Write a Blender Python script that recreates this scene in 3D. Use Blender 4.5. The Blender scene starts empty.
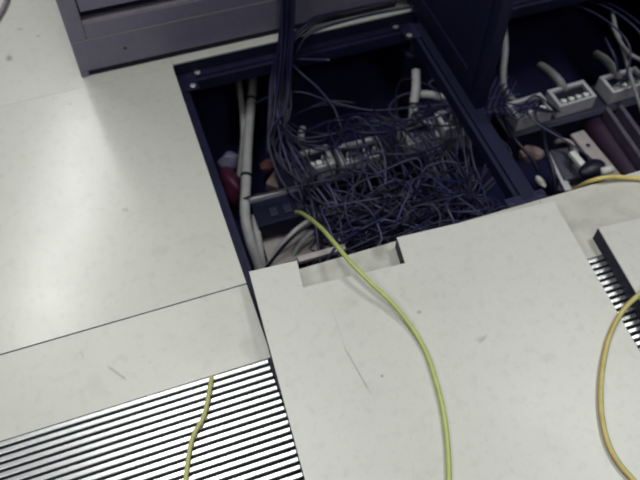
import bpy, bmesh, math, random
from mathutils import Vector, Matrix
S = bpy.context.scene
COL = S.collection
rnd = random.Random(7)
PI = math.pi

# ------------------------------------------------------------------ camera
CAM = Vector((-0.1184, -0.7117, 1.1838)); FPX = 752.46
RC = (Matrix.Rotation(-0.3485, 4, 'Z') @ Matrix.Rotation(0.5988, 4, 'X') @ Matrix.Rotation(0.0162, 4, 'Z'))
cd = bpy.data.cameras.new('camera'); cam = bpy.data.objects.new('camera', cd); COL.objects.link(cam)
cam.matrix_world = Matrix.Translation(CAM) @ RC
cd.sensor_width = 36; cd.lens = FPX * 36 / 640; cd.clip_start = .01
cd.dof.use_dof = True; cd.dof.focus_distance = 1.0; cd.dof.aperture_fstop = 6.0
S.camera = cam
R3 = RC.to_3x3()
def ray(px, py): return R3 @ Vector(((px-320)/FPX, -(py-240)/FPX, -1))
def at(px, py, z):                                # survey helper: point of the photograph at height z
    d = ray(px, py); return CAM + d*((z-CAM.z)/d.z)

# ------------------------------------------------------------------ materials
def nt(name):
    m = bpy.data.materials.new(name); m.use_nodes = True
    n = m.node_tree.nodes; l = m.node_tree.links
    return m, n, l, n['Principled BSDF']
def mat(name, col, rough=.5, metal=0., var=.12, scale=40, spec=.5, bump=0., emit=None):
    m, n, l, p = nt(name)
    p.inputs['Roughness'].default_value = rough; p.inputs['Metallic'].default_value = metal
    p.inputs['Specular IOR Level'].default_value = spec
    tc = n.new('ShaderNodeTexCoord'); nz = n.new('ShaderNodeTexNoise')
    nz.inputs['Scale'].default_value = scale; nz.inputs['Detail'].default_value = 4
    l.new(tc.outputs['Object'], nz.inputs['Vector'])
    rp = n.new('ShaderNodeValToRGB')
    rp.color_ramp.elements[0].position = .3; rp.color_ramp.elements[1].position = .7
    a = [max(0, c*(1-var)) for c in col]; b = [min(1, c*(1+var)) for c in col]
    rp.color_ramp.elements[0].color = (*a, 1); rp.color_ramp.elements[1].color = (*b, 1)
    l.new(nz.outputs['Fac'], rp.inputs['Fac']); l.new(rp.outputs['Color'], p.inputs['Base Color'])
    if bump:
        bp = n.new('ShaderNodeBump'); bp.inputs['Strength'].default_value = bump; bp.inputs['Distance'].default_value = .002
        l.new(nz.outputs['Fac'], bp.inputs['Height']); l.new(bp.outputs['Normal'], p.inputs['Normal'])
    return m
def laminate(name, col, rough, scuffs=(), spots=(), seed=0., grime=.10):
    """pale speckled floor laminate; scuffs = (x0,y0,x1,y1,width,strength), spots = (x,y,rx,ry,strength), object space"""
    m, n, l, p = nt(name)
    tc = n.new('ShaderNodeTexCoord'); mp = n.new('ShaderNodeMapping'); mp.inputs['Location'].default_value = (seed, seed*.7, 0)
    l.new(tc.outputs['Object'], mp.inputs['Vector'])
    def noise(sc, det=3):
        z = n.new('ShaderNodeTexNoise'); z.inputs['Scale'].default_value = sc; z.inputs['Detail'].default_value = det
        l.new(mp.outputs['Vector'], z.inputs['Vector']); return z.outputs['Fac']
    def math_(op, a, b=None, c=None):
        q = n.new('ShaderNodeMath'); q.operation = op
        for i, v in enumerate((a, b, c)):
            if v is None: continue
            if isinstance(v, (int, float)): q.inputs[i].default_value = v
            else: l.new(v, q.inputs[i])
        return q.outputs[0]
    def ramp(v, a, b):
        q = n.new('ShaderNodeMapRange'); q.inputs[1].default_value = a; q.inputs[2].default_value = b
        l.new(v, q.inputs[0]); return q.outputs[0]
    fac = math_('MULTIPLY', ramp(noise(9, 5), .52, .78), grime)              # broad dirt
    fac = math_('ADD', fac, math_('MULTIPLY', ramp(noise(55, 2), .52, .75), .11))   # mottling
    fac = math_('ADD', fac, math_('MULTIPLY', ramp(noise(160, 2), .62, .70), .10))  # specks
    sep = n.new('ShaderNodeSeparateXYZ'); l.new(tc.outputs['Object'], sep.inputs[0])
    X, Y = sep.outputs[0], sep.outputs[1]
    for (x0, y0, x1, y1, w, s) in scuffs:
        L = math.hypot(x1-x0, y1-y0); ux, uy = (x1-x0)/L, (y1-y0)/L
        dx = math_('SUBTRACT', X, x0); dy = math_('SUBTRACT', Y, y0)
        t = math_('ADD', math_('MULTIPLY', dx, ux), math_('MULTIPLY', dy, uy))
        d = math_('ABSOLUTE', math_('ADD', math_('MULTIPLY', dx, -uy), math_('MULTIPLY', dy, ux)))
        e = math_('ABSOLUTE', math_('SUBTRACT', t, L/2))
        f = math_('MULTIPLY', ramp(d, w, w*.3), ramp(e, L/2, L/2*.6))
        fac = math_('ADD', fac, math_('MULTIPLY', f, s))
    wob = noise(30, 3)
    for (x, y, rx, ry, s) in spots:
        dx = math_('MULTIPLY', math_('SUBTRACT', X, x), 1/rx); dy = math_('MULTIPLY', math_('SUBTRACT', Y, y), 1/ry)
        d = math_('ADD', math_('SQRT', math_('ADD', math_('MULTIPLY', dx, dx), math_('MULTIPLY', dy, dy))), math_('MULTIPLY', wob, .9))
        fac = math_('ADD', fac, math_('MULTIPLY', ramp(d, 1.35, .75), s))
    mx = n.new('ShaderNodeMix'); mx.data_type = 'RGBA'; mx.clamp_factor = True
    mx.inputs[6].default_value = (*col, 1); mx.inputs[7].default_value = (.17, .155, .13, 1)
    l.new(fac, mx.inputs[0]); l.new(mx.outputs[2], p.inputs['Base Color'])
    p.inputs['Specular IOR Level'].default_value = .5
    r = n.new('ShaderNodeMapRange'); r.inputs[3].default_value = rough-.03; r.inputs[4].default_value = rough+.05
    l.new(noise(14, 3), r.inputs[0]); l.new(r.outputs[0], p.inputs['Roughness'])
    return m

M = {}
M['edge'] = mat('dark edge strip', (.012, .012, .036), .55, spec=.3)
M['pan'] = mat('dark steel panel underside', (.014, .014, .040), .5, .1, spec=.3)
M['alu'] = mat('bright aluminium slats', (.70, .715, .73), .26, .92, .05, 30)
M['pit'] = mat('black louvre pan', (.006, .006, .022), .6, spec=.3)
M['concrete'] = mat('underfloor concrete with painted shade', (.011, .011, .050), .9, 0, .3, 12, .2, .3)  # near-black navy: the void's deep shade is put into the slab colour
M['cab'] = mat('charcoal cabinet steel', (.190, .176, .245), .45, .1, .06, 60)
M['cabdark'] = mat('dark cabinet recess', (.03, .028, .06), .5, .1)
M['cablip'] = mat('lighter grey cabinet lip', (.26, .24, .27), .45, .2)  # lighter grey; the recess edge's highlight is put into this colour
M['rack'] = mat('blue black rack steel', (.006, .007, .030), .6, .0, spec=.25)
M['stringer'] = mat('dark zinc stringer', (.013, .013, .046), .5, .1, .3, 25, .3)
M['zinc'] = mat('bright zinc', (.55, .55, .56), .4, .6)
M['navy'] = mat('navy cable jacket', (.014, .014, .056), .42, 0, .2, 60)
M['navy2'] = mat('slate blue cable jacket', (.042, .041, .105), .42, 0, .2, 60)
M['black'] = mat('black cable jacket', (.006, .006, .022), .45, 0, .2, 60)
M['plug'] = mat('clear cable plug', (.26, .26, .32), .3)
M['box'] = mat('grey white outlet box plastic', (.52, .52, .57), .5, 0, .1, 30)
M['skirt'] = mat('blue grey trunking steel', (.020, .020, .048), .5, .1, .2, 30)
M['socket'] = mat('white socket plastic', (.80, .80, .80), .4)
M['conduit'] = mat('grey flexible conduit', (.42, .42, .43), .55, 0, .12, 40)
M['conduit_shaded'] = mat('grey flexible conduit in painted shade', (.24, .24, .26), .55, 0, .12, 40)  # same conduit grey, with the right hole's dimmer light put into the colour
M['tie'] = mat('black cable tie', (.01, .01, .02), .5)
M['lime'] = mat('lime yellow cable jacket', (.42, .48, .15), .45, 0, .10, 50)
M['limedull'] = mat('dull lime yellow cable jacket', (.42, .43, .15), .45, 0, .10, 50)
M['olive'] = mat('olive yellow cable jacket', (.46, .45, .16), .45, 0, .12, 50)
M['orange'] = mat('orange side stripe', (.52, .33, .10), .45, 0, .12, 50)
M['amber'] = mat('amber yellow cable jacket', (.62, .50, .16), .45, 0, .10, 50)
M['red'] = mat('dark red plastic', (.075, .014, .040), .5, 0, .3, 40)
M['pale'] = mat('milky plastic', (.17, .17, .27), .5, 0, .2, 40)
M['pink'] = mat('dusty pink cardboard', (.30, .21, .22), .8, 0, .2, 40)
M['salmon'] = mat('salmon paper', (.17, .07, .08), .8, 0, .2, 40)
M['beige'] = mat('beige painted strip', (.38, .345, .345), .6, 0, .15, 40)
M['maroon'] = mat('maroon pipe paint', (.026, .011, .032), .5, 0, .2, 30)
M['plum'] = mat('plum grey channel', (.10, .08, .13), .5, .1, .2, 30)
M['white'] = mat('off white plastic', (.70, .70, .66), .5, 0, .1)
M['greybox'] = mat('dark grey device case', (.06, .06, .09), .5)

# ------------------------------------------------------------------ mesh helpers
class MB:
    def __init__(s): s.bm = bmesh.new()
    def box(s, x0, y0, z0, x1, y1, z1, bev=0., mtx=None):
        r = bmesh.ops.create_cube(s.bm, size=1)
        v = r['verts']
        for q in v: q.co = Vector(((x0+x1)/2+q.co.x*(x1-x0), (y0+y1)/2+q.co.y*(y1-y0), (z0+z1)/2+q.co.z*(z1-z0)))
        if bev:
            ed = {e for q in v for e in q.link_edges}
            nb = bmesh.ops.bevel(s.bm, geom=list(ed), offset=bev, segments=2, affect='EDGES', profile=.6)
            v = list({q for f in nb['faces'] for q in f.verts} | {q for q in v if q.is_valid})
        if mtx is not None:
            for q in v: q.co = mtx @ q.co
        return s
    def prism(s, pts, z0, z1, bev=0.):
        a = [s.bm.verts.new((x, y, z1)) for x, y in pts]; b = [s.bm.verts.new((x, y, z0)) for x, y in pts]
        f = s.bm.faces.new(a); s.bm.faces.new(b[::-1]); n = len(pts)
        for i in range(n): s.bm.faces.new((a[i], b[i], b[(i+1) % n], a[(i+1) % n]))
        if bev: bmesh.ops.bevel(s.bm, geom=list(f.edges), offset=bev, segments=2, affect='EDGES')
        return s
    def tube(s, pts, r, seg=8, ring=None, cap=True):
        pts = [Vector(p) for p in pts]; n = len(pts); prev = None; up = None
        for i, p in enumerate(pts):
            t = (pts[min(i+1, n-1)]-pts[max(i-1, 0)])
            if t.length < 1e-9: t = Vector((0, 0, 1))
            t.normalize()
            if up is None: up = t.orthogonal().normalized()
            up = (up - t*up.dot(t)); up = up.normalized() if up.length > 1e-6 else t.orthogonal().normalized()
            w = t.cross(up)
            rr = r(i/(n-1)) if callable(r) else r
            if ring: rr *= ring(i)
            cur = [s.bm.verts.new(p + (up*math.cos(k*2*PI/seg) + w*math.sin(k*2*PI/seg))*rr) for k in range(seg)]
            if prev:
                for k in range(seg): s.bm.faces.new((prev[k], prev[(k+1) % seg], cur[(k+1) % seg], cur[k]))
            elif cap: s.bm.faces.new(cur[::-1])
            prev = cur
        if cap: s.bm.faces.new(prev)
        return s
    def lathe(s, prof, seg=20, mtx=None):
        prev = None; mt = mtx or Matrix()
        for (r, z) in prof:
            cur = [s.bm.verts.new(mt @ Vector((r*math.cos(k*2*PI/seg), r*math.sin(k*2*PI/seg), z))) for k in range(seg)]
            if prev:
                for k in range(seg): s.bm.faces.new((prev[k], prev[(k+1) % seg], cur[(k+1) % seg], cur[k]))
            else: s.bm.faces.new(cur[::-1])
            prev = cur
        s.bm.faces.new(prev); return s
    def build(s, name, m, parent=None, smooth=False, loc=None, rz=None):
        me = bpy.data.meshes.new(name); bmesh.ops.recalc_face_normals(s.bm, faces=s.bm.faces[:]); s.bm.to_mesh(me); s.bm.free()
        me.materials.append(m)
        if smooth: me.polygons.foreach_set('use_smooth', [True]*len(me.polygons))
        o = bpy.data.objects.new(name, me); COL.objects.link(o)
        if parent: o.parent = parent
        if loc is not None: o.location = loc
        if rz is not None: o.rotation_euler.z = rz
        return o
def tag(o, label, cat, group=None, kind=None):
    o['label'] = label; o['category'] = cat
    if group: o['group'] = group
    if kind: o['kind'] = kind
    return o
def thing(name, label, cat, loc=(0, 0, 0), rz=0., group=None):
    o = bpy.data.objects.new(name, None); COL.objects.link(o); o.location = loc; o.rotation_euler.z = rz
    o.empty_display_size = .05
    return tag(o, label, cat, group)
def struct(name, mb, m):
    o = mb.build(name, m); o['kind'] = 'structure'; return o
def dup(root, loc, rz, label, group=None):
    r = root.copy(); COL.objects.link(r); r.location = loc; r.rotation_euler.z = rz; r['label'] = label
    if group: r['group'] = group
    for ch in list(root.children):
        c = ch.copy(); COL.objects.link(c); c.parent = r
        for g in list(ch.children):
            d = g.copy(); COL.objects.link(d); d.parent = c
    return r
def spline(pts, step=.012):
    """Catmull-Rom through pts, resampled about every `step` metres"""
    P = [Vector(p) for p in pts]; P = [P[0]*2-P[1]] + P + [P[-1]*2-P[-2]]; out = []
    for i in range(1, len(P)-2):
        a, b, c, d = P[i-1:i+3]; k = max(2, int((c-b).length/step))
        for j in range(k):
            t = j/k
            out.append(.5*((2*b)+(c-a)*t+(2*a-5*b+4*c-d)*t*t+(3*b-a-3*c+d)*t**3))
    out.append(P[-2]); return out

T = .035                    # floor panel thickness; panel tops lie at z = 0, grid pitch 0.6
G3 = .0015                  # half joint
SLAB = -.36
# ------------------------------------------------------------------ setting
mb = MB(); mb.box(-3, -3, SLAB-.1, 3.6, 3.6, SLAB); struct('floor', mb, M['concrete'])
fl = MB()
for (x0, y0, x1, y1) in ((-3, -3, 3.6, -.6), (-3, 1.2, 3.6, 3.6), (-3, -.6, -.6, 1.2), (1.2, -.6, 3.6, 1.2)):
    nx = round((x1-x0)/.6); ny = round((y1-y0)/.6)
    for i in range(nx):
        for j in range(ny):
            fl.box(x0+i*.6+G3, y0+j*.6+G3, -T, x0+i*.6+.6-G3, y0+j*.6+.6-G3, 0)
for (x0, y0, x1, y1) in ((-3.02, -3, -3, 3.6), (3.6, -3, 3.62, 3.6), (-3, -3.02, 3.6, -3), (-3, 3.6, 3.6, 3.62)):
    fl.box(x0, y0, SLAB, x1, y1, 0)  # unseen edge skirts, added to stop light leaking in under the floor
LAM = (.55, .552, .505)
struct('floor.001', fl, laminate('surrounding floor laminate', LAM, .28))

# ------------------------------------------------------------------ floor panels
def plain_panel(label, x, y, m, g=(G3, G3, G3, G3), cat='floor panel', group=None):
    t = thing('floor_panel', label, cat, (x, y, 0), 0, group)
    mb = MB(); mb.box(g[0], g[1], -.004, .6-g[2], .6-g[3], 0, .0003); mb.build('laminate_top', m, t)
    mb = MB(); mb.box(g[0]+.0004, g[1]+.0004, -T, .6-g[2]-.0004, .6-g[3]-.0004, -.0042); mb.build('steel_pan', M['pan'], t)
    return t
def loc_(px, py, ox, oy):
    p = at(px, py, 0); return p.x-ox, p.y-oy
def sp(px, py, ox, oy, rx, ry, s): return (*loc_(px, py, ox, oy), rx, ry, s)
def sc(a, b, ox, oy, w, s): return (*loc_(*a, ox, oy), *loc_(*b, ox, oy), w, s)
mA = laminate('left panel laminate', LAM, .215,
    scuffs=[sc((126, 207), (128, 213), -.6, 0, .004, .25)],
    spots=[sp(70, 104, -.6, 0, .007, .005, .3), sp(124, 210, -.6, 0, .006, .006, .35), sp(160, 250, -.6, 0, .03, .02, .10)], seed=3.1)
plain_panel('pale floor panel left of the hole, catching the bright ceiling reflection', -.6, 0, mA, (G3, .001, G3, .0002))
mE = laminate('far panel laminate', LAM, .29,
    scuffs=[], spots=[sp(9, 58, -.6, .6, .012, .016, .7), sp(20, 29, -.6, .6, .010, .006, .45), sp(38, 36, -.6, .6, .008, .005, .4)], seed=8.7)
plain_panel('pale floor panel behind the joint, holding the grey cabinet\'s left corner', -.6, .6, mE, (G3, .0002, .0003, G3))
plain_panel('pale floor panel seen as a thin strip between cabinet and hole', 0, .607, laminate('strip panel laminate', LAM, .3, seed=5.3), (.0003, G3, G3, G3))
plain_panel('floor panel under the open dark cabinet door, behind the right hole', .6, .6, laminate('door panel laminate', LAM, .3, seed=6.3))
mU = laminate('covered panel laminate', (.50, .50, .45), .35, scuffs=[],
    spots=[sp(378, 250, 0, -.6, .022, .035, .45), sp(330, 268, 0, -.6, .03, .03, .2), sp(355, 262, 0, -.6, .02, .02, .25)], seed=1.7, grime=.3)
plain_panel('floor panel still in place beneath the loose cut out panel', 0, -.6, mU, (.009, G3, .0003, G3))

def slot_panel(label, x, y, m):
    t = thing('vent_floor_panel', label, 'floor panel', (x, y, 0))
    top = .6-.1555
    mb = MB(); mb.box(.0003, top, -.004, .6-G3, .6-G3, 0, .0006); mb.build('laminate_top', m, t)
    mb = MB(); mb.box(G3+.001, top+.0005, -T, .6-G3-.001, .6-G3-.001, -.0042)
    mb.box(G3+.001, G3, -T, .6-G3-.001, top, -T+.002)
    mb.build('black_pan', M['pit'], t)['label'] = 'black pan under the slats'
    mb = MB(); p = .0127; y0 = top-.0008
    k = 0
    while y0-p*k-.0085 > .012:
        yy = y0-p*k
        mb.box(.008, yy-.0086, -.022, .6-.008, yy, -.0004, .0018); k += 1
    mb.build('slat_grille', M['alu'], t)['label'] = 'bright metal slats'
    mb = MB(); mb.box(G3, G3, -T+.003, .0075, top-.001, -.001); mb.box(.5925, G3, -T+.003, .6-G3, top-.001, -.001); mb.box(.008, G3, -T+.003, .592, .011, -.001)
    mb.build('side_rail', M['edge'], t)
    return t
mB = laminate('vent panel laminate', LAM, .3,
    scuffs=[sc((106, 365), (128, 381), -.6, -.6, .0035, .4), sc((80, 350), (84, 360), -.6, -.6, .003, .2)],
    spots=[sp(96, 385, -.6, -.6, .02, .03, .10), sp(252, 350, -.6, -.6, .02, .06, .22), sp(150, 362, -.6, -.6, .006, .005, .15)], seed=2.2)  # tall right-edge spot is a shadow painted into the colour; others are marks
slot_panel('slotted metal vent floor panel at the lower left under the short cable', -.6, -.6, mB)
mD = laminate('right vent panel laminate', (.51, .505, .46), .32, spots=[sp(600, 200, .6, -.6, .08, .03, .16), sp(580, 226, .6, -.6, .04, .02, .25), sp(620, 210, .6, -.6, .03, .02, .12)], seed=4.4, grime=.2)  # spot near the second loose panel's corner is shade painted into the colour
slot_panel('slotted vent floor panel at right, mostly covered by a loose panel', .6, -.6, mD)

def loose_panel(label, pts, loc, rz, m):
    t = thing('floor_panel', label, 'floor panel', loc, rz)
    mb = MB(); mb.prism(pts, T-.003, T, .0006); mb.build('laminate_top', m, t)
    mb = MB(); mb.prism([(x, y) for x, y in pts], .0002, T-.0032); mb.build('dark_edge', M['edge'], t)['label'] = 'dark side edge'
    return t
TH = -.0601
W, L_ = .6, .6
def tl(px, py):
    p = at(px, py, T); dx, dy = p.x-.0061, p.y-.0018; c, s = math.cos(TH), math.sin(TH); return c*dx+s*dy, -s*dx+c*dy
def tsp(px, py, rx, ry, s): return (*tl(px, py), rx, ry, s)
def tsc(a, b, w, s): return (*tl(*a), *tl(*b), w, s)
mL = laminate('loose panel laminate', (.565, .568, .525), .34,
    scuffs=[tsc((342, 343), (372, 396), .0022, .45), tsc((330, 305), (346, 350), .002, .12), tsc((478, 344), (488, 334), .004, .25)],
    spots=[tsp(419, 312, .006, .005, .45), tsp(382, 376, .004, .004, .6), tsp(480, 339, .014, .008, .22), tsp(548, 358, .02, .01, .12), tsp(350, 300, .03, .02, .10)], seed=9.3, grime=.07)
loose_panel('loose pale floor panel with a square cutout, laid over the hole\'s near edge',
    [(0, 0), (.0893, 0), (.0847, -.0585), (.277, -.0585), (.2806, 0), (W, 0), (W, -L_), (0, -L_)], (.0061, .0018, 0), TH, mL)
mC = laminate('second loose panel laminate', (.55, .55, .51), .32, seed=7.7)
loose_panel('loose dark-edged floor panel lying on the slotted panel at right', [(0, 0), (.6, 0), (.6, -.6), (0, -.6)], (.653, -.117, 0), -.072, mC)

# ------------------------------------------------------------------ understructure
ZT, ZB = -.036, -.074
def stringer(label, a, b, w=.021):
    m_ = 'rack' if w > .022 else 'stringer'
    t = thing('floor_stringer', label, 'stringer', (a[0], a[1], 0), math.atan2(b[1]-a[1], b[0]-a[0]))
    L = math.hypot(b[0]-a[0], b[1]-a[1]); e = .03
    mb = MB(); mb.box(e, -w, ZB, L-e, w, ZT-.006, .002); mb.box(e, -w*.55, ZT-.006, L-e, w*.55, ZT, .001); mb.build('rail', M[m_], t)
    for x in ((e+.022, L-e-.022) if b[1] > G else ()):
        mb = MB(); mb.lathe([(.0085, ZT), (.0085, ZT+.004), (.006, ZT+.005)], 6, Matrix.Translation((x, 0, -.0045))); mb.build('bolt', M['zinc'], t)
    return t
def pedestal(label, x, y, bm_='stringer'):
    t = thing('floor_pedestal', label, 'pedestal', (x, y, SLAB))
    h = -SLAB
    mb = MB(); mb.box(-.045, -.045, h+ZT-.006, .045, .045, h+ZT-.001, .002); mb.build('head_plate', M['stringer'], t)
    mb = MB(); mb.lathe([(.011, .004), (.011, h+ZT-.006)], 14); mb.build('threaded_rod', M['stringer'], t, True)
    mb = MB(); mb.lathe([(.019, .004), (.019, h-.14), (.022, h-.135), (.022, h-.118), (.012, h-.118)], 16); mb.build('tube', M['stringer'], t, True)
    mb = MB(); mb.box(-.05, -.05, 0, .05, .05, .005, .001); mb.build('base_plate', M['stringer'], t)
    for q in ((.032, -.032), (-.032, .032), (.032, .032), (-.032, -.032)):
        mb = MB(); mb.lathe([(.0075, h+ZT-.001), (.0075, h+ZT+.003), (.004, h+ZT+.004)], 6, Matrix.Translation((*q, -.004))); mb.build('bolt', M[bm_], t)
    return t
G = .6
for a, b, lab in (((0, 0), (0, G), 'dark steel stringer along the left side of the hole'),
                  ((0, G+.006), (G, G+.006), 'steel stringer across the far side of the hole under the cabinet'),
                  ((.605, 0), (.605, G), 'wide dark stringer between the two open holes'),
                  ((0, 0), (G, 0), 'stringer under the near edge of the cabled hole'),
                  ((G, 0), (2*G, 0), 'stringer under the near edge of the right hole'),
                  ((G, G), (2*G, G), 'stringer across the far side of the right hole')):
    st = stringer(lab, a, b, .024  if a[0] == .605 else .021)
for x, y, lab in ((0, G, 'floor pedestal with bright bolt at the hole\'s far left corner'), (G, G, 'floor pedestal at the far corner below the open cabinet door'),
                  (0, 0, 'floor pedestal under the loose panel\'s back left corner'), (G, 0, 'floor pedestal under the loose panel\'s back right corner')):
    pedestal(lab, x, y, 'zinc' if y else 'stringer')

# ------------------------------------------------------------------ cabinets
t = thing('server_cabinet', 'charcoal grey equipment cabinet with louvred front panel standing behind the hole', 'cabinet', (-.2, .63, 0))
Wc = .772; H = 1.95
mb = MB()
mb.box(0, .012, .0156, Wc, .62, .1); mb.box(0, .03, .1, .03, .62, H); mb.box(Wc-.03, .03, .1, Wc, .62, H); mb.box(0, .6, .1, Wc, .62, H); mb.box(0, .03, H-.03, Wc, .62, H)
mb.build('carcass', M['cab'], t)
mb = MB(); mb.box(0, 0, .0155, Wc, .0118, .0955, .0025); mb.build('kick_panel', M['cab'], t)
k = MB(); k.lathe([(.0035, 0), (.0035, .004), (.002, .004)], 10, Matrix.Translation((.108, .003, .056)) @ Matrix.Rotation(PI/2, 4, 'X')); k.build('lock_hole', M['cabdark'], t)
mb = MB(); mb.box(0, 0, .0985, .036, .029, H, .0025); mb.box(Wc-.036, 0, .0985, Wc, .029, H, .0025); mb.box(.0362, 0, .0985, Wc-.0362, .029, .139, .0025); mb.box(.0362, 0, H-.05, Wc-.0362, .029, H, .0025)
mb.build('door_frame', M['cab'], t)
mb = MB(); mb.box(.036, .0015, .1385, Wc-.036, .012, .1435, .001, ); mb.build('recess_lip', M['cablip'], t)['label'] = 'lip with highlight in its colour'
mb = MB(); mb.box(.002, -.0008, .0953, Wc-.002, .011, .0987, .0006); mb.build('seam_lip', M['cablip'], t)
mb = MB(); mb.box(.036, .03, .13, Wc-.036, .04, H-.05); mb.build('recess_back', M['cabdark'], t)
mb = MB()
for i in range(30):
    z = .166+i*.058
    mb.box(.038, .004, z, Wc-.038, .026, z+.034, .003)
mb.build('louvre_slats', M['cab'], t)
mb = MB(); mb.box(.018, .003, 0, Wc-.018, .61, .0152); mb.build('plinth', M['pit'], t)['label'] = 'plinth blackened for the shaded gap'  # black and nearly flush, so the gap's shade sits in its colour
mb = MB(); mb.box(0, 0, .0004, .0175, .03, .0153, .001); mb.build('foot', M['cab'], t)

t = thing('server_cabinet', 'blue black cabinet with an open door reaching over the hole', 'cabinet', (.607, .632, 0))
mb = MB(); mb.box(.0, 0, .02, .03, .6, 1.95, .002); mb.box(.57, 0, .02, .6, .6, 1.95, .002); mb.box(0.03, .58, .02, .57, .6, 1.95); mb.box(.03, 0, 1.9, .57, .58, 1.95); mb.box(.03, .0, .02, .57, .58, .05)
mb.build('carcass', M['rack'], t)
mb = MB(); mb.box(.03, .03, 0, .57, .57, .02); mb.build('plinth', M['rack'], t)
mb = MB(); mb.box(-.029, -.385, .016, -.003, -.004, 1.93, .004); d = mb.build('door', M['rack'], t)
mb = MB()
mb.box(-.0345, -.36, .05, -.0292, -.33, 1.9, .001); mb.box(-.0345, -.05, .05, -.0292, -.02, 1.9, .001); mb.box(-.0345, -.33, .05, -.0292, -.05, .085, .001)
mb.build('stiffener', M['rack'], d)
mb = MB(); mb.box(-.045, -.375, .95, -.03, -.35, 1.08, .004); mb.build('handle', M['stringer'], d)
mb = MB()
for z in (.2, 1.0, 1.75): mb.lathe([(.007, z), (.007, z+.08)], 10, Matrix.Translation((-.004, -.002, 0)))
mb.build('hinge', M['stringer'], d)

# ------------------------------------------------------------------ outlet boxes
BZ = -.195                                     # top of the boxes
SOCK = []                                      # world jack positions
def make_box(label, fl_, fr_, group, n=4):
    A, B = at(*fl_, BZ), at(*fr_, BZ); w, d, h = B.x-A.x, .064, .042; x, y = A.x, A.y
    t = thing('outlet_box', label, 'outlet box', (x, y, BZ-h), math.atan2(B.y-A.y, B.x-A.x), group)
    mb = MB()
    mb.box(0, 0, 0, w, .0065, h, .0015); mb.box(0, d-.010, 0, w, d, h, .002); mb.box(0, .0065, 0, .010, d-.010, h, .0015); mb.box(w-.010, .0065, 0, w, d-.010, h, .0015); mb.box(.010, .0065, 0, w-.010, d-.010, .010)
    mb.build('housing', M['box'], t)
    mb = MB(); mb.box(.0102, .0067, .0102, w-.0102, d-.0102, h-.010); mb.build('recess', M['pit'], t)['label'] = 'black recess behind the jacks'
    for i in range(n):
        cx = .011+(i+.5)*(w-.022)/n; q = .0074
        mb = MB(); mb.box(cx-q*.92, .010, h-.0098, cx+q*.92, .0205, h+.001, .0015); mb.box(cx-q*.5, .0205, h-.0098, cx+q*.5, .026, h-.004, .001)
        mb.build('socket', M['socket'], t)
        SOCK.append((t.matrix_basis @ Vector((cx, .020, h)), label))
    return t
boxes_main = [((300, 173), (336, 163)), ((343, 165), (386, 154)), ((409, 145), (440, 136)), ((445, 130), (478, 121))]
boxes_right = [((519, 120), (554, 109)), ((560, 107), (597, 96)), ((613, 93), (650, 82))]
labs = ['grey white outlet box at the left end of the row in the cabled hole', 'second outlet box from the long left conduit, half buried in dark cables',
        'pale outlet box at the foot of the upright grey conduit', 'pale outlet box beside the dark stringer, crossed by cables']
for (x, y), lb in zip(boxes_main, labs): make_box(lb, x, y, 'outlet boxes in the left hole')
labs = ['outlet box in the right hole nearest the stringer, under the tall conduit', 'outlet box with four white jacks in the middle of the right hole', 'outlet box at the right hole\'s far end behind grey hanging wires']
for (x, y), lb in zip(boxes_right, labs): make_box(lb, x, y, 'outlet boxes in the right hole')
SOCK_MAIN = [s for s, _ in SOCK[:16]]; SOCK_RIGHT = [s for s, _ in SOCK[16:]]
def trunk(label, x0, x1, y):
    t = thing('cable_trunking', label, 'trunking', (x0, y, SLAB)); L = x1-x0; h = BZ-.0424-SLAB
    mb = MB(); mb.box(0, 0, 0, L, .085, h, .003); mb.build('channel', M['skirt'], t)
    mb = MB(); mb.box(0, -.012, h-.006, L, -.0003, h-.0005, .001); mb.build('flange', M['skirt'], t)
trunk('blue grey trunking under the outlet boxes in the cabled hole', .18, .735, .362)
trunk('blue grey trunking under the outlet boxes in the right hole', .77, 1.35, .352)

# ------------------------------------------------------------------ conduits
def ribbed(i): return 1.0 if i % 2 else .90
def conduit(label, pts, r=.0115, m='conduit', group=None, ties=()):
    P = spline(pts, .006)
    mb = MB(); mb.tube(P, r, 12, ribbed)
    o = tag(mb.build('flexible_conduit', M[m], None, True), label, 'conduit', group)
    for f in ties:
        i = int(f*(len(P)-1)); d = (P[min(i+1, len(P)-1)]-P[i-1]).normalized()
        mb = MB(); mb.tube([P[i]-d*.004, P[i]+d*.004], r*1.12, 12); mb.build('tie', M['tie'], o)
    return o
conduit('long grey flexible conduit running down the left side of the hole', [at(253, 60, -.25), at(252, 90, -.23), at(248, 140, -.2), at(246, 180, -.19), at(245, 215, -.2), at(250, 240, -.23), at(258, 264, -.28), at(266, 290, -.33)], .0125, ties=(.25, .62))
conduit('short grey conduit meeting the long one from behind on the left', [at(237, 60, -.28), at(239, 85, -.25), at(243, 118, -.22), at(243.5, 140, -.22), at(241, 165, -.24), at(239, 190, -.28), at(238, 205, -.33)], .0085)
conduit('grey conduit stub standing right of the long conduit near the panel', [at(254, 216, -.24), at(256, 228, -.24), at(259, 245, -.26), at(263, 268, -.3), at(267, 285, -.34)], .0095)
conduit('upright pale conduit rising behind the cabled outlet boxes', [at(416, 70, -.13), at(416, 88, -.15), at(414, 102, -.17), at(413, 120, -.2), at(412, 128, -.235)], .012, ties=(.55,))
conduit('grey conduit arching right above the box by the stringer', [at(418, 94, -.17), at(432, 95, -.165), at(446, 99, -.17), at(456, 106, -.18), at(459, 112, -.2), at(450, 119, -.215)], .0105)
conduit('pale conduit stub poking up at the left box', [at(303, 128, -.2), at(301, 136, -.2), at(303, 143, -.215), at(306, 152, -.245)], .009)
conduit('tall grey conduit beside the open cabinet door', [at(502, 8, -.12), at(504, 25, -.13), at(505, 50, -.15), at(503, 72, -.17), at(504, 88, -.19), at(510, 97, -.2), at(516, 104, -.225)], .0095, 'conduit_shaded')
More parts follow.
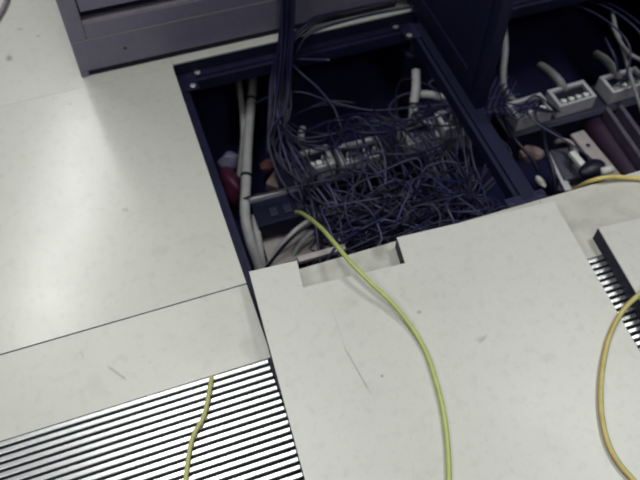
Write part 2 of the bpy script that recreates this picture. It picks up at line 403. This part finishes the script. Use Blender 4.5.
conduit('short fat grey conduit bending into the middle box', [at(540, 66, -.22), at(548, 71, -.2), at(556, 78, -.19), at(563, 87, -.2), at(566, 93, -.23)], .0125, 'conduit_shaded')
conduit('short grey conduit behind the far right box', [at(596, 54, -.22), at(604, 59, -.2), at(611, 66, -.19), at(617, 75, -.2), at(620, 82, -.23)], .0115, 'conduit_shaded')
conduit('thin curved pale conduit low by the loose panel\'s left corner', [at(266, 268, -.31), at(276, 252, -.28), at(288, 238, -.25), at(300, 227, -.24), at(318, 216, -.25), at(332, 209, -.28)], .0065)
conduit('second thin grey conduit curving beside the pale one', [at(290, 268, -.32), at(296, 250, -.28), at(308, 236, -.26), at(325, 226, -.26), at(345, 218, -.29)], .006)

# ------------------------------------------------------------------ dark cables
CG = 'dark network cables tangled in the hole'
def cable(pts, r, m, label, group=None, plugs=(), name='network_cable', seg=6, step=.012):
    P = spline(pts, step)
    mb = MB(); mb.tube(P, r, seg)
    o = tag(mb.build(name, M[m], None, True), label, 'cable', group)
    for e in plugs:
        a, b = (P[0], P[2]) if e == 0 else (P[-1], P[-3])
        d = (b-a).normalized(); q = d.to_track_quat('Z', 'Y').to_matrix().to_4x4()
        mb = MB(); mb.box(-.0058, -.0042, -.004, .0058, .0042, .016, .001, Matrix.Translation(a) @ q); mb.build('plug', M['plug'], o)
    return o
XMIN, XMAX, YMIN, YMAX = .17, .61, -.03, .43
def clampv(v):
    return Vector((min(max(v.x, XMIN), XMAX), min(max(v.y, YMIN), YMAX), min(max(v.z, SLAB+.02), -.085)))
def boxfree(v):                                   # keep loose runs above / in front of the boxes
    if v.y > .345 and v.z < BZ+.012: v.z = BZ+.012+rnd.random()*.03
    return v
def mess():
    return boxfree(clampv(Vector((rnd.uniform(.22, .60), rnd.triangular(-.03, .325, .12), rnd.triangular(-.33, -.12, -.21)))))
LAB = 'thin dark navy network cable in the tangle filling the hole'
mats = ['navy']*6+['navy2']*3+['black']*4
def wander(p, n):
    pts = [p]; d = Vector((rnd.uniform(-.6, 1), rnd.uniform(-1, .1), rnd.uniform(-.3, .1)))
    for _ in range(n):
        d = (d.normalized() + Vector((rnd.gauss(0, .5), rnd.gauss(0, .5), rnd.gauss(0, .25)))).normalized()
        q = pts[-1] + d*rnd.uniform(.06, .13)
        c = clampv(q)
        if (c-q).length > .01: d = Vector((.40-c.x+rnd.gauss(0, .1), .13-c.y+rnd.gauss(0, .08), -.22-c.z)).normalized()
        pts.append(boxfree(c))
    return pts
for i in range(134):
    r = rnd.uniform(.0021, .0030); m = rnd.choice(mats)
    if i < 26:                                    # plugged into a jack
        s_ = SOCK_MAIN[(i*5) % 16 if (i*5) % 16 > 3 or i < 8 else 4+i % 12] + Vector((rnd.uniform(-.003, .003), 0, 0))
        out = s_ + Vector((rnd.uniform(-.01, .01), -.02, .035))
        fw = Vector((out.x+rnd.uniform(-.04, .06), rnd.uniform(.24, .30), BZ+rnd.uniform(-.04, .03)))
        cable([s_, out, fw] + wander(clampv(fw+Vector((0, -.06, -.03))), rnd.randint(3, 6)), r, m, LAB, CG, (0,))
    elif i < 32:                                  # long runs from the cabinet, down and then right across the boxes
        ox, oy = rnd.uniform(-.016, .016), rnd.uniform(-.02, .0)
        b = Vector((rnd.uniform(.19, .25), rnd.uniform(.44, .51), -.15+rnd.uniform(-.03, .02)))
        x1 = b.x+rnd.uniform(.06, .12); x2 = x1+rnd.uniform(.08, .16)
        c0 = Vector((x1, rnd.uniform(.38, .50), rnd.uniform(-.175, -.14))); c = Vector((x2, rnd.uniform(.36, .48), rnd.uniform(-.175, -.14)))
        d = Vector((x2+rnd.uniform(.0, .07), rnd.uniform(.22, .30), -.19+rnd.uniform(-.03, .03)))
        cable([Vector((.285+ox, .70, 1.42)), Vector((.285+ox, .64, 1.40)), Vector((.285+ox, .612+oy*.3, 1.30)), Vector((.285+ox*1.1, .61+oy*.4, .55)), Vector((.275+ox, .602+oy*.5, .12)), Vector((.248+ox, .575+oy, -.04)), Vector((.228+ox, .53+oy, -.10)), b, c0, c, d] + wander(clampv(d+Vector((-.02, -.07, -.02))), rnd.randint(2, 4)), r*1.05, m, LAB, CG)
    elif i < 37:                                  # from the cabinet to the near side, left of the boxes
        ox, oy = rnd.uniform(-.016, .012), rnd.uniform(-.02, .0)
        b = Vector((.195+rnd.uniform(-.025, .025), .40+rnd.uniform(-.04, .03), -.17+rnd.uniform(.0, .03)))
        c = Vector((b.x+rnd.uniform(-.0, .08), .26+rnd.uniform(-.03, .03), -.20+rnd.uniform(-.04, .03)))
        cable([Vector((.285+ox, .70, 1.42)), Vector((.285+ox, .64, 1.40)), Vector((.285+ox, .612+oy*.3, 1.30)), Vector((.285+ox*1.1, .61+oy*.4, .55)), Vector((.275+ox, .602+oy*.5, .12)), Vector((.250+ox, .575+oy, -.03)), Vector((.225+ox*1.5, .51+oy, -.12)), b, c] + wander(clampv(c+Vector((.03, -.07, -.02))), rnd.randint(3, 6)), r*1.1, m, LAB, CG, (1,) if i % 4 == 2 else ())
    elif i < 52:                                  # stray loops lying over the boxes
        c = Vector((rnd.uniform(.30, .60), rnd.uniform(.37, .47), rnd.uniform(-.175, -.15))); R = rnd.uniform(.03, .08); ph = rnd.uniform(0, 6); tx = rnd.uniform(-.4, .4); ty = rnd.uniform(-.5, .2)
        pts = [boxfree(c+Vector((R*1.5*math.cos(ph+k*.7), R*math.sin(ph+k*.7), R*(math.cos(ph+k*.7)*tx+math.sin(ph+k*.7)*ty)+.003*k))) for k in range(rnd.randint(5, 9))]
        e = pts[-1]+Vector((rnd.uniform(-.05, .05), -.09, -.01)); e.z = max(e.z, -.2)
        cable(pts + [e] + wander(clampv(Vector((e.x, .25, -.21))), rnd.randint(2, 4)), r*.95, m, LAB, CG)
    else:                                         # loops and coils lying low in front of the boxes
        XMIN, YMAX = .215, .325
        c = mess(); R = rnd.uniform(.035, .085); ph = rnd.uniform(0, 6); tiltx = rnd.uniform(-.9, .9); tilty = rnd.uniform(-.8, .8); turns = rnd.uniform(.5, 1.2)
        pts = []
        for k in range(9):
            a = ph+k/8*turns*2*PI
            v = c+Vector((R*math.cos(a)*(1+.2*rnd.random()), R*math.sin(a)*.85, R*(math.cos(a)*tiltx+math.sin(a)*tilty)+.004*k))
            pts.append(clampv(v))
        cable([mess()]+pts+[mess()], r, m, LAB, CG)
XMIN, YMAX = .17, .43

# bundle hanging down the cabinet front
BG = 'dark cables hanging in front of the cabinet'
for i in range(7):
    ox, oy = rnd.uniform(-.018, .016), rnd.uniform(-.022, .0)
    top = Vector((.285+ox*1.1, .612+oy*.4, .55)); r = rnd.uniform(.0030, .0044)
    a = Vector((.275+ox, .604+oy*.5, .12)); b = Vector((.252+ox, .575+oy, -.03)); c = Vector((.225+ox*1.2, .53+oy, -.11))
    e = Vector((.195+rnd.uniform(-.03, .03), .43+rnd.uniform(-.04, .04), -.155+rnd.uniform(-.02, .03)))
    f = Vector((.2+rnd.uniform(-.03, .10), .29+rnd.uniform(-.06, .04), -.2+rnd.uniform(-.05, .04)))
    g = Vector((.2+rnd.uniform(-.04, .25), .15+rnd.uniform(-.06, .06), -.24+rnd.uniform(-.06, .04)))
    cable([Vector((.285+ox, .70, 1.42)), Vector((.285+ox, .64, 1.40)), Vector((.285+ox, .612+oy*.3, 1.30)), top, a, b, c, e, f, g], r, rnd.choice(['navy', 'navy', 'black', 'navy2']), 'dark cable hanging down the cabinet front into the hole', BG, step=.015)
AG = 'dark cables arching out along the cabinet foot'
for i in range(10):
    u = rnd.uniform(-1.8, .3) if i else 1.4; v = rnd.uniform(-1.5, 1.); r = rnd.uniform(.0030, .0042)
    pts = [at(276+u*5, 150+v*8, -.19), at(276+u*4, 110, -.13), at(280+u*5, 75, -.07), at(290+u*5+v*2, 48+v*2, -.01), at(308+v*3, 29+u*3+v, .022), at(334, 16+u*5+v*2, .027), at(375, 6+u*5.5, .026), at(425, -3+u*5, .034), at(455, -14+u*4, .06)]
    cable(pts, r, rnd.choice(['navy', 'black', 'black']), 'dark cable arching from the hole along the cabinet foot', AG, step=.012)
# single strays
cable([at(330, 60, .0), at(292, 60, -.05), at(300, 72, -.07), at(318, 88, -.10), at(334, 108, -.14), at(342, 130, -.17)], .0028, 'navy2', 'single slate cable slanting down from the cable arch', None)
cable([at(255, 103, -.19), at(272, 96, -.14), at(300, 92, -.12), at(330, 101, -.14), at(370, 110, -.15), at(415, 107, -.155), at(455, 103, -.15), at(500, 97, -.16), at(520, 94, -.18)], .0022, 'navy2', 'thin slate cable crossing the hole in front of the upright conduit', None)
cable([at(236, 202, -.2), at(252, 196, -.17), at(268, 193, -.17), at(300, 186, -.16), at(340, 178, -.15)], .0028, 'black', 'black cable running right from the long conduit\'s tie', None)
cable([at(266, 268, -.29), at(284, 246, -.25), at(303, 229, -.22), at(330, 214, -.2), at(372, 202, -.18)], .004, 'black', 'black cable beside the thin pale conduit near the panel', None)
# right hole
RG = 'dark cables plugged into the right hole\'s boxes'
for i, s in enumerate(SOCK_RIGHT):
    if i in (1, 3, 4, 5, 6, 7, 9): continue
    o = s+Vector((rnd.uniform(-.01, .01), -.012, .035))
    pts = [s, o, o+Vector((rnd.uniform(-.05, .02), rnd.uniform(-.06, -.04), -.0)), Vector((.80+rnd.uniform(-.06, .14), .22+rnd.uniform(-.05, .05), -.22+rnd.uniform(-.03, .05))), Vector((.76+rnd.uniform(-.06, .18), .10+rnd.uniform(-.06, .06), -.28+rnd.uniform(-.03, .03)))]
    if i > 7: pts = [s, o, o+Vector((.02, .05, .06)), o+Vector((.0, .16, .07)), o+Vector((-.03, .30, .03))]
    cable(pts, .0027, rnd.choice(['navy', 'black', 'navy2']), 'dark cable plugged into a box in the right hole', RG, (0,))
for i in range(5):
    pts = [at(500+i*4, 70+i*3, -.2), at(482+i*6, 112-i*2, -.12), at(497+i*5, 104+i*4, -.14), at(520+i*5, 100+rnd.uniform(-6, 10), -.15), at(548+i*3, 112, -.2)]
    cable(pts, .0025, rnd.choice(['navy', 'navy2']), 'dark cable looping over the stringer edge in the right hole', 'dark cables by the stringer')
cable([at(612, 12, -.1), at(616, 30, -.11), at(624, 52, -.13), at(630, 75, -.16), at(638, 100, -.19), at(648, 128, -.25)], .0055, 'conduit_shaded', 'thick grey wire hanging past the far right box', 'grey wires at the far right')
cable([at(611, 24, -.1), at(619, 40, -.115), at(630, 54, -.12), at(645, 62, -.13)], .005, 'conduit_shaded', 'grey wire bending right past the far right box', 'grey wires at the far right')
cable([at(605, 38, -.12), at(610, 48, -.12), at(615, 58, -.13), at(618, 72, -.17)], .003, 'navy2', 'slate wire left of the grey hanging wires', None)
cable([at(504, 120, -.2), at(515, 140, -.2), at(533, 160, -.22), at(540, 182, -.26), at(536, 205, -.3)], .005, 'black', 'black cable down the left of the crumpled pink card', None)
cable([at(543, 128, -.2), at(546, 150, -.2), at(553, 170, -.21), at(556, 195, -.25)], .006, 'black', 'black cable between pink card and pale strip', None)
cable([at(556, 142, -.22), at(563, 140, -.2), at(571, 143, -.2), at(576, 152, -.21), at(578, 166, -.24)], .006, 'beige', 'short beige cable arching behind the grey device', None)

# ------------------------------------------------------------------ yellow cables
def zc(px, py, z): return at(px, py, z)
def ycable(label, pts, r, m, stripe=None):
    P = spline(pts, .006)
    mb = MB(); mb.tube(P, r, 10); o = tag(mb.build('ground_cable', M[m], None, True), label, 'cable')
    if stripe:
        mb = MB(); mb.tube([p+Vector((-r*.55, 0, r*.35)) for p in P], r*.55, 8); mb.build('stripe', M[stripe], o, True)['label'] = 'orange stripe'
    return o
RY = .0043; zt = T+RY+.001
ycable('bright lime yellow cable rising from the hole over the loose panel', [zc(296, 212, -.16), zc(303, 214, -.10), zc(320, 227, .0), zc(336, 245, .05), zc(352, 264, .066), zc(372, 284, .062), zc(392, 303, .052), zc(410, 325, zt+.003), zc(425, 350, zt), zc(435, 378, zt), zc(443, 410, zt), zc(447.5, 445, zt), zc(449, 485, zt), zc(448, 520, zt), zc(440, 580, zt)], RY, 'lime')
ycable('lime yellow cable curving over the loose panels at the right edge', [zc(700, 262, zt), zc(665, 276, zt), zc(640, 294, zt+.006), zc(622, 312, zt+.002), zc(609, 338, zt), zc(602, 372, zt), zc(601, 408, zt), zc(607, 440, zt), zc(618, 462, zt), zc(634, 481, zt), zc(655, 505, zt)], .0046, 'olive', 'orange')
ycable('short dull yellow cable lying across the slotted vent panel', [zc(212.5, 374, -.025), zc(211.5, 379, .003), zc(209, 392, .008), zc(206, 408, .008), zc(202, 420, .0075), zc(194, 434, .007), zc(189.5, 450, .0055), zc(187, 468, .0055), zc(184, 490, .0055), zc(176, 530, .0055)], .0038, 'limedull')
ycable('amber yellow cable leaving the right hole over its near edge', [zc(566, 196, -.12), zc(574, 190, -.06), zc(586, 183, -.01), zc(600, 178.5, .012), zc(616, 177, .011), zc(640, 179, .0055), zc(680, 184, .0055)], .0046, 'amber')
cable([zc(-30, 45, .006), zc(-8, 25, .006), zc(3, 9, .006), zc(11, -12, .006), zc(22, -45, .006)], .006, 'cablip', 'dark grey cable lying on the floor at the far left corner', None)

# ------------------------------------------------------------------ odds and ends in the void
def blob(name, c, rx, ry, rz_, m, label, cat, seed=1, n=3, parent=None, amp=.25, rot=0., smooth=True):
    if amp > .3: n, smooth = 2, False
    q = random.Random(seed); bm = bmesh.new(); bmesh.ops.create_icosphere(bm, subdivisions=n, radius=1)
    fr = [(Vector((q.gauss(0, 1), q.gauss(0, 1), q.gauss(0, 1)))*2.2, q.random()*6) for _ in range(6)]
    rm = Matrix.Rotation(rot, 3, 'Z')
    for v in bm.verts:
        k = 1+amp*sum(math.sin(v.co.dot(f)+p) for f, p in fr)/4
        v.co = rm @ Vector((v.co.x*rx*k, v.co.y*ry*k, v.co.z*rz_*k)) + Vector(c)
    mb = MB(); mb.bm.free(); mb.bm = bm
    o = mb.build(name, M[m], parent, smooth)
    if label: tag(o, label, cat)
    return o
zb = -.27
o = blob('plastic_bag', at(233, 186, zb), .028, .062, .05, 'red', 'dark red plastic bag behind the long conduit on the left', 'bag', 5, rot=.2)
blob('bag_neck', at(229, 163, zb+.01), .026, .020, .034, 'pale', None, None, 8, parent=o)['label'] = 'milky knotted neck'
blob('paper_wrapper', at(270, 165, -.30), .026, .022, .022, 'salmon', 'crumpled salmon paper wrapper left of the first outlet box', 'paper', 12, amp=.5)
def slab(name, label, cat, a, b, w, z, h, m, bev=.002, hole=None):
    A, B = at(*a, z), at(*b, z); d = B-A; L = d.length
    t = MB(); t.box(0, -w/2, -h, L, w/2, 0, bev); o = tag(t.build(name, M[m], None, False, A, math.atan2(d.y, d.x)), label, cat)
    if hole:
        q = MB(); q.lathe([(.006, -.001), (.006, .0006)], 14, Matrix.Translation((hole*L, 0, 0))); q.build('hole', M['pit'], o)
    return o
slab('cardboard_scrap', 'dusty pink cardboard scrap below the salmon wrapper', 'cardboard', (270, 176), (290, 184), .05, -.29, .03, 'pink', .004)
# dark lipped box in front of the pink scrap
c = at(249, 199, -.21); d = at(302, 185, -.21)-c
t = thing('junction_box', 'dark flat junction box with a pale lip left of the tangle', 'junction box', c, math.atan2(d.y, d.x))
mb = MB(); mb.box(0, -.075, -.07, d.length, -.004, -.012, .003); mb.build('case', M['rack'], t)
mb = MB(); mb.box(0, -.0035, -.03, d.length, .003, .0, .001); mb.build('lip', M['box'], t)['label'] = 'pale lip'
for k in range(4):
    mb = MB(); x = .035+k*.033; mb.box(x, -.06, -.0118, x+.02, -.035, -.006, .002); p = mb.build('port', M['skirt'], t)
slab('lit_concrete_patch', 'beige board lying low in the hole behind the loose panel\'s left corner', 'board', (262, 243), (346, 221), .14, -.29, .006, 'beige')  # added sheet; its pale colour paints the lit stretch of underfloor concrete
slab('cable_tray_edge', 'pale metal tray edge showing beside the panel cutout', 'tray edge', (298, 259), (345, 246), .014, -.12, .012, 'beige')
# right hole
blob('crumpled_card', at(530, 154, -.27), .028, .022, .016, 'pink', 'crumpled dusty pink card in the right hole beside the stringer', 'cardboard', 21, amp=.5, rot=-.3)
blob('paper_scrap', at(541, 181, -.25), .008, .018, .008, 'white', 'small pale paper scrap near the right hole\'s edge', 'paper', 22, amp=.4)
slab('pale_strip', 'narrow pale strip slanting between black cable and grey device', 'strip', (549, 152), (569, 190), .018, -.24, .006, 'box')
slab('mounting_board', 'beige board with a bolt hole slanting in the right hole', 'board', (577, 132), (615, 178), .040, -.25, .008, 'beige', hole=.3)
slab('white_bar', 'short white bar lying beside the grey device', 'bar', (572, 151), (585, 166), .016, -.20, .012, 'white')
slab('power_device', 'dark grey device case between pale strip and white bar', 'device', (561, 148), (576, 178), .06, -.235, .03, 'greybox', .004)
slab('paper_sheet', 'pale sheet under the grey device at the panel edge', 'paper', (559, 180), (580, 184), .06, -.27, .003, 'beige')
o = blob('cable_boot', at(592, 168, -.20), .036, .022, .016, 'black', 'black rubber boot with a pale end on the beige board', 'cable boot', 31, amp=.12, rot=.15)
mb = MB(); mb.tube([at(601, 172, -.195), at(612, 169, -.195)], .010, 12); mb.build('end_cap', M['white'], o, True)['label'] = 'pale end'
def channel(label, a, b, w, z, h, m):
    A, B = at(*a, z), at(*b, z); d = B-A; L = d.length; q = MB()
    q.box(0, -w/2, -h, L, w/2, -h+.006, .001); q.box(0, -w/2, -h+.006, L, -w/2+.012, 0, .002); q.box(0, w/2-.012, -h+.006, L, w/2, 0, .002)
    return tag(q.build('steel_channel', M[m], None, False, A, math.atan2(d.y, d.x)), label, 'channel')
channel('plum grey steel channel crossing the right hole\'s far end', (614, 106), (662, 174), .05, -.22, .05, 'plum')
mb = MB(); mb.tube([at(588, 118, -.28), at(600, 135, -.28), at(635, 185, -.28), at(645, 200, -.28)], .032, 16)
tag(mb.build('pipe', M['maroon'], None, True), 'dark maroon pipe between beige board and plum channel', 'pipe')

# ------------------------------------------------------------------ light
mb = MB(); mb.box(-4, -4, 2.80, 5, 5, 2.84); struct('ceiling', mb, mat('white ceiling board', (.75, .75, .72), .8))
def area(name, loc, sx, sy, e, target=None, col=(1, 1, 1), rz=0.):
    l = bpy.data.lights.new(name, 'AREA'); l.shape = 'RECTANGLE'; l.size = sx; l.size_y = sy; l.energy = e; l.color = col
    o = bpy.data.objects.new(name, l); COL.objects.link(o); o.location = loc; o.rotation_euler.z = rz
    return o
cw = (.99, 1., .965)
area('ceiling_lamp', (-.68, 2.5, 2.75), .26, 2.0, 54, col=cw, rz=-.31)
area('ceiling_lamp', (-.15, .45, 2.75), .6, 1.2, 45, col=cw)
area('ceiling_lamp', (1.75, .1, 2.75), .6, 1.2, 55, col=cw)
area('ceiling_lamp', (-1.9, -.6, 2.75), .6, 1.2, 38, col=cw)  # fill lamp, added to brighten the floor on the left
area('ceiling_lamp', (.3, -2.2, 2.75), .6, 1.2, 32, col=cw)
w = bpy.data.worlds.new('world'); S.world = w; w.use_nodes = True
w.node_tree.nodes['Background'].inputs[0].default_value = (.50, .54, 1, 1); w.node_tree.nodes['Background'].inputs[1].default_value = .15
vs = S.view_settings; vs.view_transform = 'Standard'; vs.look = 'None'; vs.gamma = 1; vs.use_curve_mapping = False; vs.exposure = -.76
